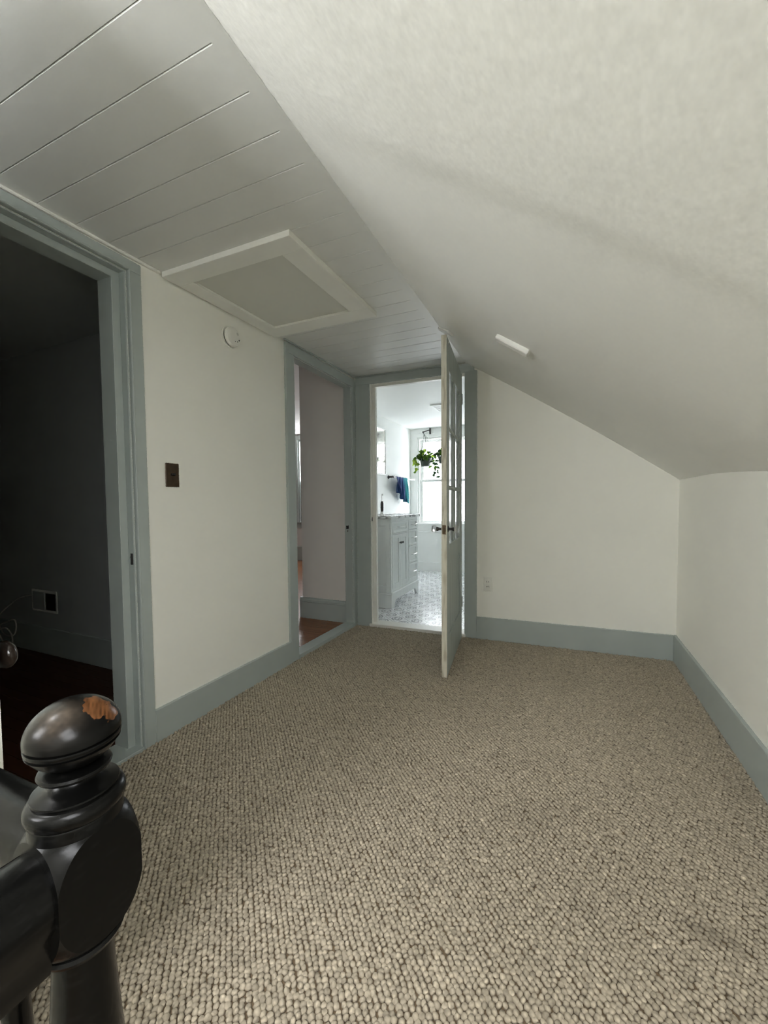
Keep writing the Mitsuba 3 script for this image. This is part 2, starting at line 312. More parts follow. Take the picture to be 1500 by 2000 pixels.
# baseboards
put('baseboard_left', box(WL, WL + .018, 1.261, 2.30, -.02, .152, .002), 'm_teal', kind='structure', label='grey-blue baseboard along the left wall', category='baseboard')
put('baseboard_far', far(box(fu(-.676), fu(.692), -.018, 0, -.02, .178, .002)), 'm_teal', kind='structure', label='grey-blue baseboard along the end wall right of the door', category='baseboard')
bp = trimesh.Trimesh(*(lambda m: (m.vertices, m.faces))(box(WR - .018, WR, -2.2, 3.34, -.02, .150, .002)), process=False)
v = bp.vertices.copy(); v[:, 2] += np.where(v[:, 2] > .1, .010 * np.clip(v[:, 1], 0, 3.3), 0); bp.vertices = v
put('baseboard_right', bp, 'm_teal', kind='structure', label='grey-blue baseboard along the knee wall', category='baseboard')

# ------------------------------------------------------------------ door casings
def casing_left(key, y0, y1, h, w0, w1, near, jd, lab, sill_x):
    t = thing(key, lab, 'door frame', kind='structure')
    zt_ = zc(y1) - .008
    if near: put('side_casing', box(WL - .001, WL + .018, y0 - w0, y0, 0, h, .002), 'm_teal', t)
    put('side_casing', box(WL - .001, WL + .018, y1, y1 + w1, -.01, h, .002), 'm_teal', t)
    put('head_casing', box(WL - .001, WL + .0185, y0 - w0, y1 + w1, h, zc(y0) - .012, .002), 'm_teal', t)
    return t
t1 = casing_left('trim_1', D1a, D1b, D1h, .07, .058, True, .115, 'grey-blue frame of the doorway to the dark room', 0)
# rabbeted jamb: back of the rabbet, then the stop standing out
put('casing_bead', box(WL + .017, WL + .024, D1b, D1b + .008, .0, D1h + .008, .0025), 'm_teal', t1)
put('casing_bead', box(WL + .017, WL + .024, D1a, D1b + .008, D1h, D1h + .008, .0025), 'm_teal', t1)
put('jamb', box(WL - .13, WL - .002, D1b - .006, D1b + .006, 0, D1h, .001), 'm_teal', t1)
put('jamb', box(WL - .13, WL - .002, D1a - .006, D1a + .006, 0, D1h, .001), 'm_teal', t1)
put('stop', box(WL - .13, WL - .036, D1b - .040, D1b - .006, 0, D1h - .006, .002), 'm_teal', t1)
put('stop', box(WL - .13, WL - .036, D1a + .006, D1a + .018, 0, D1h - .006, .002), 'm_teal', t1)
put('head_jamb', box(WL - .13, WL - .002, D1a, D1b, D1h - .006, D1h + .006, .001), 'm_teal', t1)
put('head_stop', box(WL - .13, WL - .036, D1a, D1b, D1h - .036, D1h - .006, .002), 'm_teal', t1)
put('sill', box(WL - .13, WL + .020, D1a - .01, D1b - .0, -.02, .012, .003), 'm_teal', t1)
put('strike_plate', cat(box(WL - .024, WL - .008, D1b - .0075, D1b - .0055, .85, .90)), 'm_black_metal', t1, label='small dark strike plate')
t2 = casing_left('trim_2', D2a, D2b, D2h, .09, .052, True, .07, 'grey-blue frame of the doorway to the bedroom', 0)
put('jamb', box(WL - .075, WL - .001, D2b - .002, D2b + .01, 0, D2h, .001), 'm_teal', t2)
put('jamb', box(WL - .075, WL - .001, D2a - .01, D2a + .002, 0, D2h, .001), 'm_teal', t2)
put('head_jamb', box(WL - .075, WL - .001, D2a, D2b, D2h - .003, D2h + .008, .001), 'm_teal', t2)
put('sill', box(WL - .08, WL + .019, D2a - .0, D2b + .004, -.02, .030, .003), 'm_teal', t2)
put('strike_plate', cat(box(WL - .06, WL - .035, D2b - .004, D2b - .0015, .885, .915), box(WL - .05, WL - .04, D2b - .004, D2b - .0015, .86, .872)), 'm_black_metal', t2, label='small dark strike plate')
t3 = thing('trim_3', 'grey-blue frame with white stops around the bathroom doorway', 'door frame', kind='structure')
put('side_casing', far(box(fu(-1.762), O0, -.018, .001, -.01, OH, .002)), 'm_teal', t3)
put('side_casing', far(box(O1, fu(-.676), -.018, .001, -.01, 2.176, .002)), 'm_teal', t3)
put('head_casing', far(box(fu(-1.762), fu(-.70), -.0185, .001, OH, 2.238, .002)), 'm_teal', t3)
put('jamb', far(box(O0 - .012, O0 + .004, -.012, .12, 0, OH, .001)), 'm_white_trim', t3, label='white painted jamb')
put('jamb', far(box(O1 - .004, O1 + .012, .002, .12, 0, OH, .001)), 'm_white_trim', t3, label='white painted jamb')
put('stop', far(box(O0 + .004, O0 + .036, .026, .06, 0, OH - .006, .002)), 'm_white_trim', t3)
put('stop', far(box(O1 - .007, O1 - .004, .045, .09, 0, OH - .006)), 'm_white_trim', t3)
put('head_stop', far(box(O0, O1, .020, .06, OH - .022, OH + .006, .002)), 'm_white_trim', t3, label='white painted head stop')
put('sill', far(box(O0 - .02, O1 + .01, -.024, .115, -.02, .024, .004)), 'm_white_trim', t3, label='white threshold board')
put('strike_plate', far(box(O0 + .003, O0 + .0055, -.004, .014, .955, .99)), 'm_black_metal', t3, label='small dark strike plate')

# ------------------------------------------------------------------ doors
def frame2(o, a, b):       # local (s, t, z) -> world
    M = np.eye(4); M[:2, 0] = a; M[:2, 1] = b; M[:2, 3] = o; return M
def tr(M, m):
    m = m.copy(); m.apply_transform(M)
    if np.linalg.det(M[:3, :3]) < 0: m.invert()
    return m
dd = np.array([.101, -.805]) / .8113; nb = np.array([dd[1], -dd[0]])       # towards the near edge; towards the left face
DL = frame2((-.788, 3.245), dd, nb); LW, LT, LZ0, LZ1 = .811, .034, .010, 2.143
d3 = thing('door_3', 'open grey-green glazed door with six rippled panes at the bathroom doorway', 'door', kind='structure')
def L3(*a): return tr(DL, box(*a))
st_ = .11
put('stile', L3(0, st_, 0, LT, LZ0, LZ1, .002), 'm_door', d3)
put('stile', L3(LW - st_, LW - .0015, 0, LT, LZ0, LZ1, .002), 'm_door', d3)
put('worn_edge', L3(LW - .0015, LW, .0005, LT - .0005, LZ0, LZ1), 'm_door_edge', d3, label='worn cream edge strip of the door')
Rz = [(.848, 1.205), (1.230, 1.580), (1.606, 1.958)]
put('rail', L3(st_, LW - st_, 0, LT, LZ0, .25, .002), 'm_door', d3)
put('rail', L3(st_, LW - st_, 0, LT, .72, Rz[0][0], .002), 'm_door', d3)
put('rail', L3(st_, LW - st_, 0, LT, Rz[2][1], LZ1, .002), 'm_door', d3)
put('panel', L3(st_, LW - st_, .010, LT - .010, .25, .72), 'm_door', d3)
mid = LW / 2
put('muntin', L3(mid - .014, mid + .014, .002, LT - .002, Rz[0][0], Rz[2][1], .003), 'm_door', d3)
for za, zb in ((Rz[0][1], Rz[1][0]), (Rz[1][1], Rz[2][0])):
    put('muntin', L3(st_, mid - .014, .002, LT - .002, za, zb, .003), 'm_door', d3); put('muntin', L3(mid + .014, LW - st_, .002, LT - .002, za, zb, .003), 'm_door', d3)
for z0, z1 in Rz:
    for s0, s1 in ((st_, mid - .014), (mid + .014, LW - st_)):
        q = np.array([[s0, LT / 2 - .003, z0], [s1, LT / 2 - .003, z0], [s1, LT / 2 - .003, z1], [s0, LT / 2 - .003, z1]])
        put('pane', tr(DL, trimesh.Trimesh(q, [[0, 1, 2], [0, 2, 3]], process=False)), 'm_pane', d3, label='rippled obscure glass pane')
ks, kz = LW - .055, .950
def knob_set(M, s, z, t, sgn, parent, glass=True):
    o = (M @ [s, t, z, 1])[:3]; d = (M[:3, 1] * sgn)
    put('rosette', align(lathe([(.0, 0), (.019, 0), (.019, .003), (.012, .006), (.0, .006)], 24), d, o), 'm_black_metal', parent, smooth=30)
    put('shank', align(lathe([(.0, .004), (.0085, .004), (.0075, .02), (.013, .033 if glass else .021), (.013, .040 if glass else .0215), (.0, .040 if glass else .0215)], 20), d, o), 'm_black_metal', parent, smooth=30, label='black metal shank')
    if not glass:
        put('knob', align(lathe([(.0, .0205), (.014, .0205), (.024, .0245), (.0290, .0330), (.0285, .0400), (.023, .0470), (.012, .0510), (.0, .0520)], 40), d, o), 'm_brown_knob', parent, smooth=40, label='glossy dark brown knob'); return
    put('knob', align(lathe([(.0, .0405), (.015, .0405), (.024, .050), (.0255, .058), (.022, .067), (.012, .072), (.0, .073)], 12), d, o), 'm_glass' if glass else 'm_brown_knob', parent, label='clear faceted glass knob' if glass else 'glossy dark brown knob', smooth=False if glass else 30)
knob_set(DL, ks, kz, LT, 1, d3); knob_set(DL, ks, kz, 0, -1, d3)
put('latch_plate', cat(L3(LW, LW + .0015, .006, .028, kz - .03, kz + .028, .0005), L3(LW + .001, LW + .009, .012, .023, kz - .012, kz + .008, .001)), 'm_brass', d3, label='brass latch plate on the edge')
for z0 in (.262, 1.905):
    kx = tr(DL, box(-.012, .004, -.006, .006, z0, z0 + .085, .003)); put('hinge', kx, 'm_door', d3, label='painted hinge')
put('screw_eye', tr(DL, align(lathe([(.004, -.001), (.006, -.001), (.006, .002), (.004, .002)], 12), (0, -1, 0), (LW - .05, -.003, LZ1 - .03))), 'm_white_trim', d3, label='tiny white hook at the top corner')
# door of the dark room, swung out into the hall
LD = frame2((-1.775, .408), np.array([1., 0]), np.array([0, -1.]))
d1 = thing('door_1', 'white-edged door with brown knob standing open at the left picture edge', 'door', kind='structure')
def L1(*a): return tr(LD, box(*a))
W1 = .757
put('stile', L1(0, .11, 0, .035, .012, 2.128, .002), 'm_teal', d1); put('stile', L1(W1 - .11, W1 - .001, 0, .035, .012, 2.128, .002), 'm_teal', d1)
for z0, z1 in ((.012, .22), (.80, .98), (1.98, 2.128)): put('rail', L1(.11, W1 - .11, 0, .035, z0, z1, .002), 'm_teal', d1)
for z0, z1 in ((.22, .80), (.98, 1.98)): put('panel', L1(.11, W1 - .11, .010, .025, z0, z1), 'm_teal', d1)
put('worn_edge', L1(W1 - .001, W1, .0005, .0345, .012, 2.128), 'm_white_trim', d1, label='pale painted edge')
knob_set(LD, W1 - .06, .808, 0, -1, d1, glass=False)

# ------------------------------------------------------------------ things of the hall
# attic hatch
ah = thing('attic_hatch', 'white framed attic hatch with grey panel in the plank ceiling', 'hatch')
def hz(m): return tilt(m)
fo = sbox(HX0, HY0, HX1, HY1); fi = sbox(-1.672, 1.462, -1.142, 2.052)
for nm, bx in (('near', (HX0, HX1, HY0, 1.462)), ('far', (HX0, HX1, 2.052, HY1)), ('l', (HX0, -1.672, 1.462, 2.052)), ('r', (-1.142, HX1, 1.462, 2.052))):
    put('frame_board', hz(box(bx[0], bx[1], bx[2], bx[3], -.026, -.0005, .0015)), 'm_ceiling', ah)
put('panel', hz(box(-1.674, -1.140, 1.460, 2.054, -.014, -.003)), 'm_hatch_panel', ah, label='plain grey-beige hatch panel')
# smoke detector
sd = thing('smoke_detector', 'round white smoke detector high on the left wall', 'smoke detector')
so = (WL, 1.795, 2.068)
put('base', align(lathe([(0, 0), (.060, 0), (.060, .006), (0, .006)], 40), (1, 0, 0), so), 'm_white_plastic', sd, smooth=30)
put('gap', align(lathe([(0, .006), (.050, .006), (.050, .0145), (0, .0145)], 40), (1, 0, 0), so), 'm_dark_hole', sd)
put('cover', align(lathe([(0, .0140), (.054, .0140), (.055, .021), (.050, .031), (.037, .038), (.018, .041), (0, .0415)], 40), (1, 0, 0), so), 'm_white_plastic', sd, smooth=35)
def sdp(a, r): return (so[0], so[1] + r * math.cos(a), so[2] + r * math.sin(a))
def disc(c, r, h0, h1, n=14): return align(lathe([(0, h0), (r, h0), (r, h1), (0, h1)], n), (1, 0, 0), c)
put('test_button', disc(sdp(.75, .026), .0085, .036, .0405), 'm_hatch_panel', sd, smooth=30, label='grey test button')
for a, r in ((-.9, .030), (-1.5, .026), (-2.2, .020), (-.35, .034)): put('vent_slot', disc(sdp(a, r), .0038, .036, .0398, 10), 'm_dark_hole', sd)
# light switch
ls = thing('light_switch', 'dark bronze toggle switch plate on the left wall', 'light switch')
put('plate', box(WL, WL + .006, 1.361, 1.435, 1.204, 1.320, .0025), 'm_bronze', ls)
put('toggle', tr(np.eye(4), align(box(-.005, .005, -.010, .010, 0, .014, .002), (1, 0, .5), (WL + .004, 1.398, 1.262))), 'm_black_metal', ls, label='black toggle lever')
for z in (1.232, 1.292): put('screw', disc((WL, 1.398, z), .0035, .0055, .0072, 10), 'm_bronze', ls)
# outlet on the end wall
ol = thing('wall_outlet', 'white two-socket outlet low on the end wall right of the door', 'outlet')
ou, oz = fu(-.586), .452
put('plate', far(box(ou - .035, ou + .035, -.006, 0, oz - .058, oz + .058, .0025)), 'm_white_plastic', ol)
for k in (-1, 1):
    r = put('socket', far(box(ou - .017, ou + .017, -.0085, -.005, oz + k * .02 - .015, oz + k * .02 + .015, .003)), 'm_white_plastic', ol)
    for q in (-1, 1): put('slot', far(box(ou + q * .0075 - .0022, ou + q * .0075 + .0022, -.0092, -.006, oz + k * .02 - .005, oz + k * .02 + .006)), 'm_dark_hole', r)
# blocks nailed to the slope
def on_slope(x, y, dx, dy, h, rz=0):
    nrm = np.array([-.671, 0, -1]) / math.hypot(.671, 1); ax = np.array([1, 0, -.671]) / math.hypot(.671, 1); ay = np.cross(nrm, ax)
    ca, sa = math.cos(rz), math.sin(rz); a1 = ax * ca + ay * sa; a2 = -ax * sa + ay * ca
    M = np.eye(4); M[:3, 0] = a1; M[:3, 1] = a2; M[:3, 2] = nrm; M[:3, 3] = [x, y, slope_z(x) + .010]
    return M
def stop_block(x, y, lx, wy, h, rz, lab):
    m = trimesh.Trimesh(*(lambda q: (q.vertices, q.faces))(box(-lx / 2, lx / 2, -wy / 2, wy / 2, -.012, h, .004)), process=False)
    m.apply_transform(on_slope(x, y, 0, 0, 0, rz)); return m
put('stop_block', stop_block(-.255, 2.135, .185, .060, .024, -.06, ''), 'm_slope', label='white painted wooden stop block alone on the sloped ceiling', category='wooden block')
put('stop_block', stop_block(-.72, 2.545, .12, .060, .024, .3, ''), 'm_slope', label='white wooden stop block just above the top of the glazed door', category='wooden block')

# newel post
AX = (-.477, .2495, 0)
nw = thing('newel_post', 'turned dark newel post with a worn ball finial', 'newel post')
def ell(z): return .042 * math.sqrt(max(0, 1 - ((z - .8805) / .0355) ** 2))
pr = [(.001, .846), (.012, .8465)] + [(ell(z), z) for z in np.linspace(.850, .8685, 9)]
pr += [(.0408, .8690), (.0385, .8698), (.0385, .8710), (.0412, .8722), (.0418, .8742), (.0414, .8760), (.0388, .8768), (.0388, .8780), (.0418, .8792)]
pr += [(ell(z), z) for z in .916 - (.916 - .884) * (1 - np.sin(np.linspace(0, math.pi / 2, 22))) ** 1.0 * 1.0]
pr = [(r, min(z, .9159)) for r, z in pr]
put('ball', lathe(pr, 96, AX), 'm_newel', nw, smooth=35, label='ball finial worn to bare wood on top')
bead = [(.020, .8365), (.027, .8378), (.0315, .8405), (.0325, .8430), (.0315, .8455), (.027, .8478), (.015, .8490)]
put('neck_ring', lathe(bead, 72, AX), 'm_newel', nw, smooth=35)
col_ = [(.0445 * .5, .787), (.0412, .787), (.0412, .7985), (.0405, .800), (.0425, .802), (.0440, .8065), (.0440, .811), (.0425, .8155), (.0395, .8180), (.0375, .8185), (.0375, .8200), (.0385, .8215), (.0382, .8232)]
col_ += [(.0195 + .0187 * (1 - t) ** 2.2, .8232 + .0138 * t) for t in np.linspace(.06, 1, 12)] + [(.012, .8372)]
put('collar', lathe(col_, 96, AX), 'm_newel', nw, smooth=35)
zb = np.linspace(.670, .788, 40)
blk = [(.0405 + (.0588 - .0405) * max(0, 1 - ((z - .729) / .059) ** 2) ** .75, z) for z in zb]
bm = mf(lathe(blk, 128, AX)) ^ mf(box(-.477 - .0405, -.477 + .0405, .2495 - .0405, .2495 + .0405, .6, .9))
put('block', tm(bm), 'm_newel', nw, smooth=30, label='squared block with rounded turned shoulders')
rg = [(.02, .652), (.031, .653), (.0365, .656), (.0385, .6605), (.0370, .664), (.0345, .6655), (.0385, .6675), (.0400, .6700), (.02, .6705)]
put('lower_ring', lathe(rg, 72, AX), 'm_newel', nw, smooth=35)
sh = [(.020, .653), (.0268, .6525), (.0270, .640), (.0285, .61), (.0310, .57), (.0345, .52), (.0380, .46), (.0395, .40), (.0370, .34), (.032, .30), (.030, .27), (.038, .262), (.038, .252), (.02, .251)]
put('shaft', lathe(sh, 64, AX), 'm_newel', nw, smooth=35)
put('foot', box(-.517, -.437, .2095, .2895, -.004, .252, .004), 'm_newel', nw)
# handrails
def rail_prof():
    a = [(-.020, -.060), (.020, -.060), (.024, -.045), (.026, -.020), (.0345, -.006), (.0365, .012), (.034, .030), (.026, .044), (.013, .0515), (0, .053)]
    return a + [(-x, z) for x, z in a[::-1][1:-1] if abs(x) > 1e-6][: len(a) - 3]
rp = rail_prof(); zr = .7235
hr1 = prism(Polygon([(x + .2495, z + zr) for x, z in rp]), -1.80, -.5165, 'x')
put('handrail', hr1, 'm_newel', smooth=35, label='dark handrail running from the newel toward the left wall', category='handrail')
hr2 = prism(Polygon([(x - .477, z + zr) for x, z in rp]), -.97, .2100, 'y')
put('handrail', hr2, 'm_newel', smooth=35, label='dark handrail running from the newel toward the viewer', category='handrail')
bal = [(.008, 0), (.016, 0), (.016, .09), (.011, .10), (.013, .13), (.019, .24), (.017, .34), (.012, .46), (.0105, .52), (.014, .53), (.0105, .54), (.0115, .56), (.014, .64), (.014, .675), (.005, .675)]
bd = ply(lathe([(r * 1.3, z) for r, z in bal], 24), 'm_newel', smooth=35)
def baluster(x, y, lab, grp=None):
    k = put('baluster', copyof(bd, T().translate([x, y, -.004])), None, label=lab, category='baluster', group=grp)
baluster(-.622, .2495, 'dark turned baluster under the handrail next to the newel post', 'balusters to the left wall')
for x, nth in zip((-.79, -.96, -1.13, -1.30, -1.47, -1.64), ('second', 'third', 'fourth', 'fifth', 'sixth', 'seventh')): baluster(x, .2495, f'dark baluster under the handrail to the left wall, {nth} from the newel post', 'balusters to the left wall')

# ------------------------------------------------------------------ stair side behind the photographer
ws = cat(box(-2.8, -2.7, -2.3, .40, -2.6, 2.42), box(-2.8, WL - .10, .30, .40, -2.6, 2.42), box(-.437, -.43, -2.2, .21, -2.6, -.2), box(-2.8, -.43, .20, .30, -2.6, -.2))
put('wall_stair', ws, 'm_wall', kind='structure', label='cream walls of the stairwell', category='wall')
put('floor_stair', box(-2.8, -.43, -2.3, .3, -2.7, -2.6), 'm_wood', kind='structure', label='floor at the foot of the stairs', category='floor')
SW = (-1.80, -1.00, 1.25, 2.11)     # stair window x0 x1 z0 z1
wn = prism(Polygon([(-2.8, -2.6), (.81, -2.6), (.81, 2.5), (-2.8, 2.5)]).difference(sbox(SW[0], SW[2], SW[1], SW[3])), -1.05, -.95, 'y')
put('wall_near', wn, 'm_wall', kind='structure', label='gable wall with the stair window behind the viewer', category='wall')
def window(name, lab, M, w, z0, z1, zm, day, cas, frame_m, day_low=None):
    """sash window in a local frame: s along the wall, t out of the room (0 = room face), z"""
    t = thing(name, lab, 'window', kind='structure')
    def B(*a): return tr(M, box(*a))
    put('side_casing', B(-cas, 0, -.02, 0, z0 - .02, z1, .002), frame_m, t); put('side_casing', B(w, w + cas, -.02, 0, z0 - .02, z1, .002), frame_m, t)
    put('head_casing', B(-cas, w + cas, -.022, 0, z1, z1 + cas, .002), frame_m, t)
    put('sill', B(-cas - .02, w + cas + .02, -.05, .02, z0 - .045, z0 - .02, .004), frame_m, t); put('apron', B(-cas, w + cas, -.018, 0, z0 - .14, z0 - .045, .002), frame_m, t)
    put('jamb', B(0, .03, -.005, .10, z0 - .02, z1, .001), frame_m, t); put('jamb', B(w - .03, w, -.005, .10, z0 - .02, z1, .001), frame_m, t); put('jamb', B(.03, w - .03, -.005, .10, z1 - .03, z1, .001), frame_m, t)
    sa = .045
    for nm, a, b, t0 in (('upper_sash', zm, z1 - .03, .055), ('lower_sash', z0 - .02, zm + .035, .022)):
        k = put(nm, cat(B(.03, .03 + sa, t0, t0 + .03, a, b, .003), B(w - .03 - sa, w - .03, t0, t0 + .03, a, b, .003), B(.03 + sa, w - .03 - sa, t0, t0 + .03, a, a + sa * .8, .003), B(.03 + sa, w - .03 - sa, t0, t0 + .03, b - sa * .8, b, .003)), frame_m, t)
        q = np.array([[.03 + sa, t0 + .018, a + .03], [w - .03 - sa, t0 + .018, a + .03], [w - .03 - sa, t0 + .018, b - .03], [.03 + sa, t0 + .018, b - .03]])
        g = tr(M, trimesh.Trimesh(q, [[0, 1, 2], [0, 2, 3]], process=False))
        if (g.face_normals[0] @ M[:3, 1]) > 0: g.invert()
        e = day if nm == 'upper_sash' or day_low is None else day_low
        put('pane', ply(g, 'm_blank', emitter={'type': 'area', 'radiance': rgb(*e)}), None, k, label='bright daylit glass')
    return t
window('window_3', 'stair window behind the viewer, outside the picture', frame2((SW[0], -.95), np.array([1., 0]), np.array([0, -1.])), SW[1] - SW[0], SW[2] + .02, SW[3], 1.70, DAY_STAIR, .10, 'm_white_trim')

# unseen roof window added under the slope to brighten left wall and carpet
nrm_ = np.array([-.671, 0, -1]) / math.hypot(.671, 1); ax_ = np.array([1, 0, -.671]) / math.hypot(.671, 1)
RM = np.eye(4); RM[:3, 0] = [0, 1, 0]; RM[:3, 1] = -nrm_; RM[:3, 2] = -ax_; RM[:3, 3] = np.array([.58, -.86, slope_z(.58)]) + nrm_ * .11
window('window_4', 'added roof window under the slope, unseen behind the viewer', RM, .75, .0, .75, .36, ADDED_ROOF, .05, 'm_white_trim')

cl = thing('added_lamp', 'added frosted globe lamp on the ceiling over the stairs, unseen behind the viewer', 'lamp')
put('canopy', lathe([(0, zc(-.2) - .022), (.055, zc(-.2) - .020), (.060, zc(-.2) - .0005), (0, zc(-.2) - .0005)], 32, (-1.22, -.2, 0)), 'm_white_trim', cl, smooth=30)
gl = trimesh.creation.icosphere(subdivisions=3, radius=.105); gl.apply_translation((-1.22, -.2, zc(-.2) - .12))
put('globe', ply(gl, 'm_blank', True, emitter={'type': 'area', 'radiance': rgb(*ADDED_LAMP)}), None, cl, label='lit frosted glass globe')

# ------------------------------------------------------------------ dark room on the left
put('floor_dark_room', box(-5.1, WL - .10, .40, 1.75, -.14, -.014), 'm_grout', kind='structure', label='subfloor of the dark room', category='floor')
pb = ply(box(0, 3.20, .0006, .0594, -.014, 0, .0012), 'm_wood_dimmed')
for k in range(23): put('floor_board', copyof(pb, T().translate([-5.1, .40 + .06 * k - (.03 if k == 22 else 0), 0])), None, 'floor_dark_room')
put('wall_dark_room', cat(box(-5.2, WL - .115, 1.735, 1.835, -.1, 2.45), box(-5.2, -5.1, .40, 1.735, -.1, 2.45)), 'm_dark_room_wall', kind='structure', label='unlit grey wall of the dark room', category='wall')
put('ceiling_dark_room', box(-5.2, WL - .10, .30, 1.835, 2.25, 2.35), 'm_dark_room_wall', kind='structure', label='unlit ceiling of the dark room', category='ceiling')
put('baseboard_dark_room', box(-5.1, WL - .14, 1.717, 1.735, 0, .20, .003), 'm_teal', kind='structure', label='tall baseboard in the dark room', category='baseboard')
wp = thing('wall_plate', 'white wall plate with a dark opening low in the dark room', 'wall plate')
put('plate', box(-3.775, -3.45, 1.729, 1.735, .315, .480, .002), 'm_white_plastic', wp)
put('cover', box(-3.755, -3.60, 1.724, 1.730, .33, .465, .002), 'm_dark_room_wall', wp); put('opening', box(-3.585, -3.465, 1.726, 1.7305, .335, .460), 'm_dark_hole', wp, label='dark opening')
cb = spline([(-3.77, 1.725, .43), (-3.90, 1.71, .40), (-4.08, 1.69, .30), (-4.16, 1.68, .22), (-4.10, 1.67, .14), (-3.98, 1.66, .11), (-3.84, 1.65, .17), (-3.82, 1.64, .25), (-3.93, 1.64, .23), (-4.05, 1.63, .17), (-3.97, 1.62, .09), (-3.83, 1.61, .06), (-3.78, 1.60, .14), (-3.88, 1.60, .20), (-3.97, 1.58, .12), (-3.90, 1.56, .02), (-3.75, 1.55, .005)], 110)
put('cable', tube(cb, .0045, 7), 'm_cable', smooth=True, label='pale coiled cable hanging by the wall plate in the dark room', category='cable')

# ------------------------------------------------------------------ bedroom behind the second doorway
put('floor_bedroom', box(-6.2, WL - .06, 1.835, 6.55, -.14, -.004), 'm_grout', kind='structure', label='subfloor of the bedroom', category='floor')
pb2 = ply(box(0, 4.365, .0006, .0594, -.004, .010, .0012), 'm_wood')
for k in range(78): put('floor_board', copyof(pb2, T().translate([-6.2, 1.835 + .06 * k, 0])), None, 'floor_bedroom')
put('wall_bedroom', cat(box(-2.36, WL - .07, 3.24, 3.33, -.1, 2.5), box(-2.36, -2.33, 3.33, 6.55, -.1, 2.5), box(-6.3, -6.2, 1.835, 6.6, -.1, 2.5)), 'm_bed_wall', kind='structure', label='pinkish white bedroom wall beyond the doorway', category='wall')
WB = (-4.80, -3.95, .76, 2.34)
put('wall_bedroom_window', prism(Polygon([(-6.3, -.1), (-2.33, -.1), (-2.33, 2.5), (-6.3, 2.5)]).difference(sbox(WB[0], WB[2], WB[1], WB[3])), 6.52, 6.64, 'y'), 'm_bed_wall', kind='structure', label='pinkish bedroom wall around the far window', category='wall')
put('ceiling_bedroom', box(-6.3, WL - .05, 1.80, 6.6, 2.45, 2.55), 'm_bed_wall', kind='structure', label='ceiling of the bedroom', category='ceiling')
cap = [(0, 0), (0, .200), (.010, .200), (.012, .190), (.020, .178), (.022, .160), (.018, .155), (.018, 0)]
bbA = prism(Polygon([(3.24 - a, z + .01) for a, z in cap]), -2.382, WL - .071, 'x'); bbB = prism(Polygon([(-2.36 - a, z + .01) for a, z in cap]), 3.222, 6.5, 'y')
put('baseboard_bedroom', cat(bbA, bbB), 'm_teal', kind='structure', label='grey-blue capped baseboard on the bedroom wall', category='baseboard')
put('baseboard_bedroom_window', box(-6.2, -2.40, 6.50, 6.52, .01, .28, .003), 'm_teal', kind='structure', label='baseboard under the bedroom window', category='baseboard')
window('window_2', 'bedroom window seen in the slit beside the doorway', frame2((WB[0], 6.52), np.array([1., 0]), np.array([0, 1.])), WB[1] - WB[0], WB[2] + .02, WB[3], 1.51, DAY_BED, .09, 'm_teal', [DAY_BED[0] * .08, DAY_BED[1] * .07, DAY_BED[2] * .075])

# ------------------------------------------------------------------ bathroom
BX0, BX1, BY1, BZ = -2.28, -.12, 6.0, 2.265
put('floor_bathroom', cat(box(BX0 - .05, BX1 + .05, 3.37, BY1 + .05, -.14, .006)), 'm_grout', kind='structure', label='floor of the bathroom under the patterned tiles', category='floor')
tb = ply(box(.0012, TS - .0012, .0012, TS - .0012, -.008, 0, .001), 'm_tile')
sa = .012
for a in range(11):
    for b in range(14):
        x = -1.375 + TS * (a - 5); y = 3.40 + TS * (b - 0)
        if y + TS > BY1 + .21 or x + TS > BX1 + .15: continue
        put('tile', copyof(tb, T().translate([x, y, .018 + sa * (y - 3.39)]).rotate([1, 0, 0], math.degrees(sa))), None, 'floor_bathroom')
put('wall_bathroom_left', box(BX0 - .05, BX0, 3.36, BY1 + .05, -.1, 2.5), 'm_bath_wall', kind='structure', label='white left wall of the bathroom', category='wall')
put('wall_bathroom_right', box(BX1, BX1 + .08, 3.33, BY1 + .05, -.1, 2.5), 'm_bath_wall', kind='structure', label='right wall of the bathroom', category='wall')
BW = (-2.155, -1.33, .80, 2.125)
put('wall_bathroom_window', prism(Polygon([(BX0 - .05, -.1), (BX1 + .05, -.1), (BX1 + .05, 2.5), (BX0 - .05, 2.5)]).difference(sbox(BW[0], BW[2] - .02, BW[1], BW[3])), BY1, BY1 + .12, 'y'), 'm_bath_wall', kind='structure', label='white bathroom wall around the window', category='wall')
put('ceiling_bathroom', box(BX0 - .05, BX1 + .05, 3.37, BY1 + .1, BZ, BZ + .1), 'm_bath_wall', kind='structure', label='white bathroom ceiling', category='ceiling')
put('baseboard_bathroom', box(BX0, BX1, BY1 - .015, BY1, .0, .19, .003), 'm_bath_white', kind='structure', label='white baseboard under the bathroom window', category='baseboard')
put('trim_4', box(BX0, BX1, BY1 - .018, BY1, .655, .68, .003), 'm_bath_white', kind='structure', label='white chair rail under the bathroom window', category='trim')
w1 = window('window_1', 'bright bathroom window with frosted lower sash behind hanging plants', frame2((BW[0], BY1), np.array([1., 0]), np.array([0, 1.])), BW[1] - BW[0], BW[2] + .02, BW[3], 1.44, DAY_BATH, .05, 'm_bath_white')
dots = []
for k in range(520):
    x, z, r = rng.uniform(BW[0] + .08, BW[1] - .08), rng.uniform(.86, 1.42), rng.uniform(.003, .0075)
    a = np.arange(6) * math.pi / 3 + rng.uniform(0, 1); e = rng.uniform(.6, 1)
    q = np.vstack([[[x, 0, z]], np.stack([x + r * np.cos(a), 0 * a, z + e * r * np.sin(a)], 1)]); q[:, 1] = BY1 + .0375
    dots.append(trimesh.Trimesh(q, [[0, 1 + j, 1 + (j + 1) % 6] for j in range(6)], process=False))
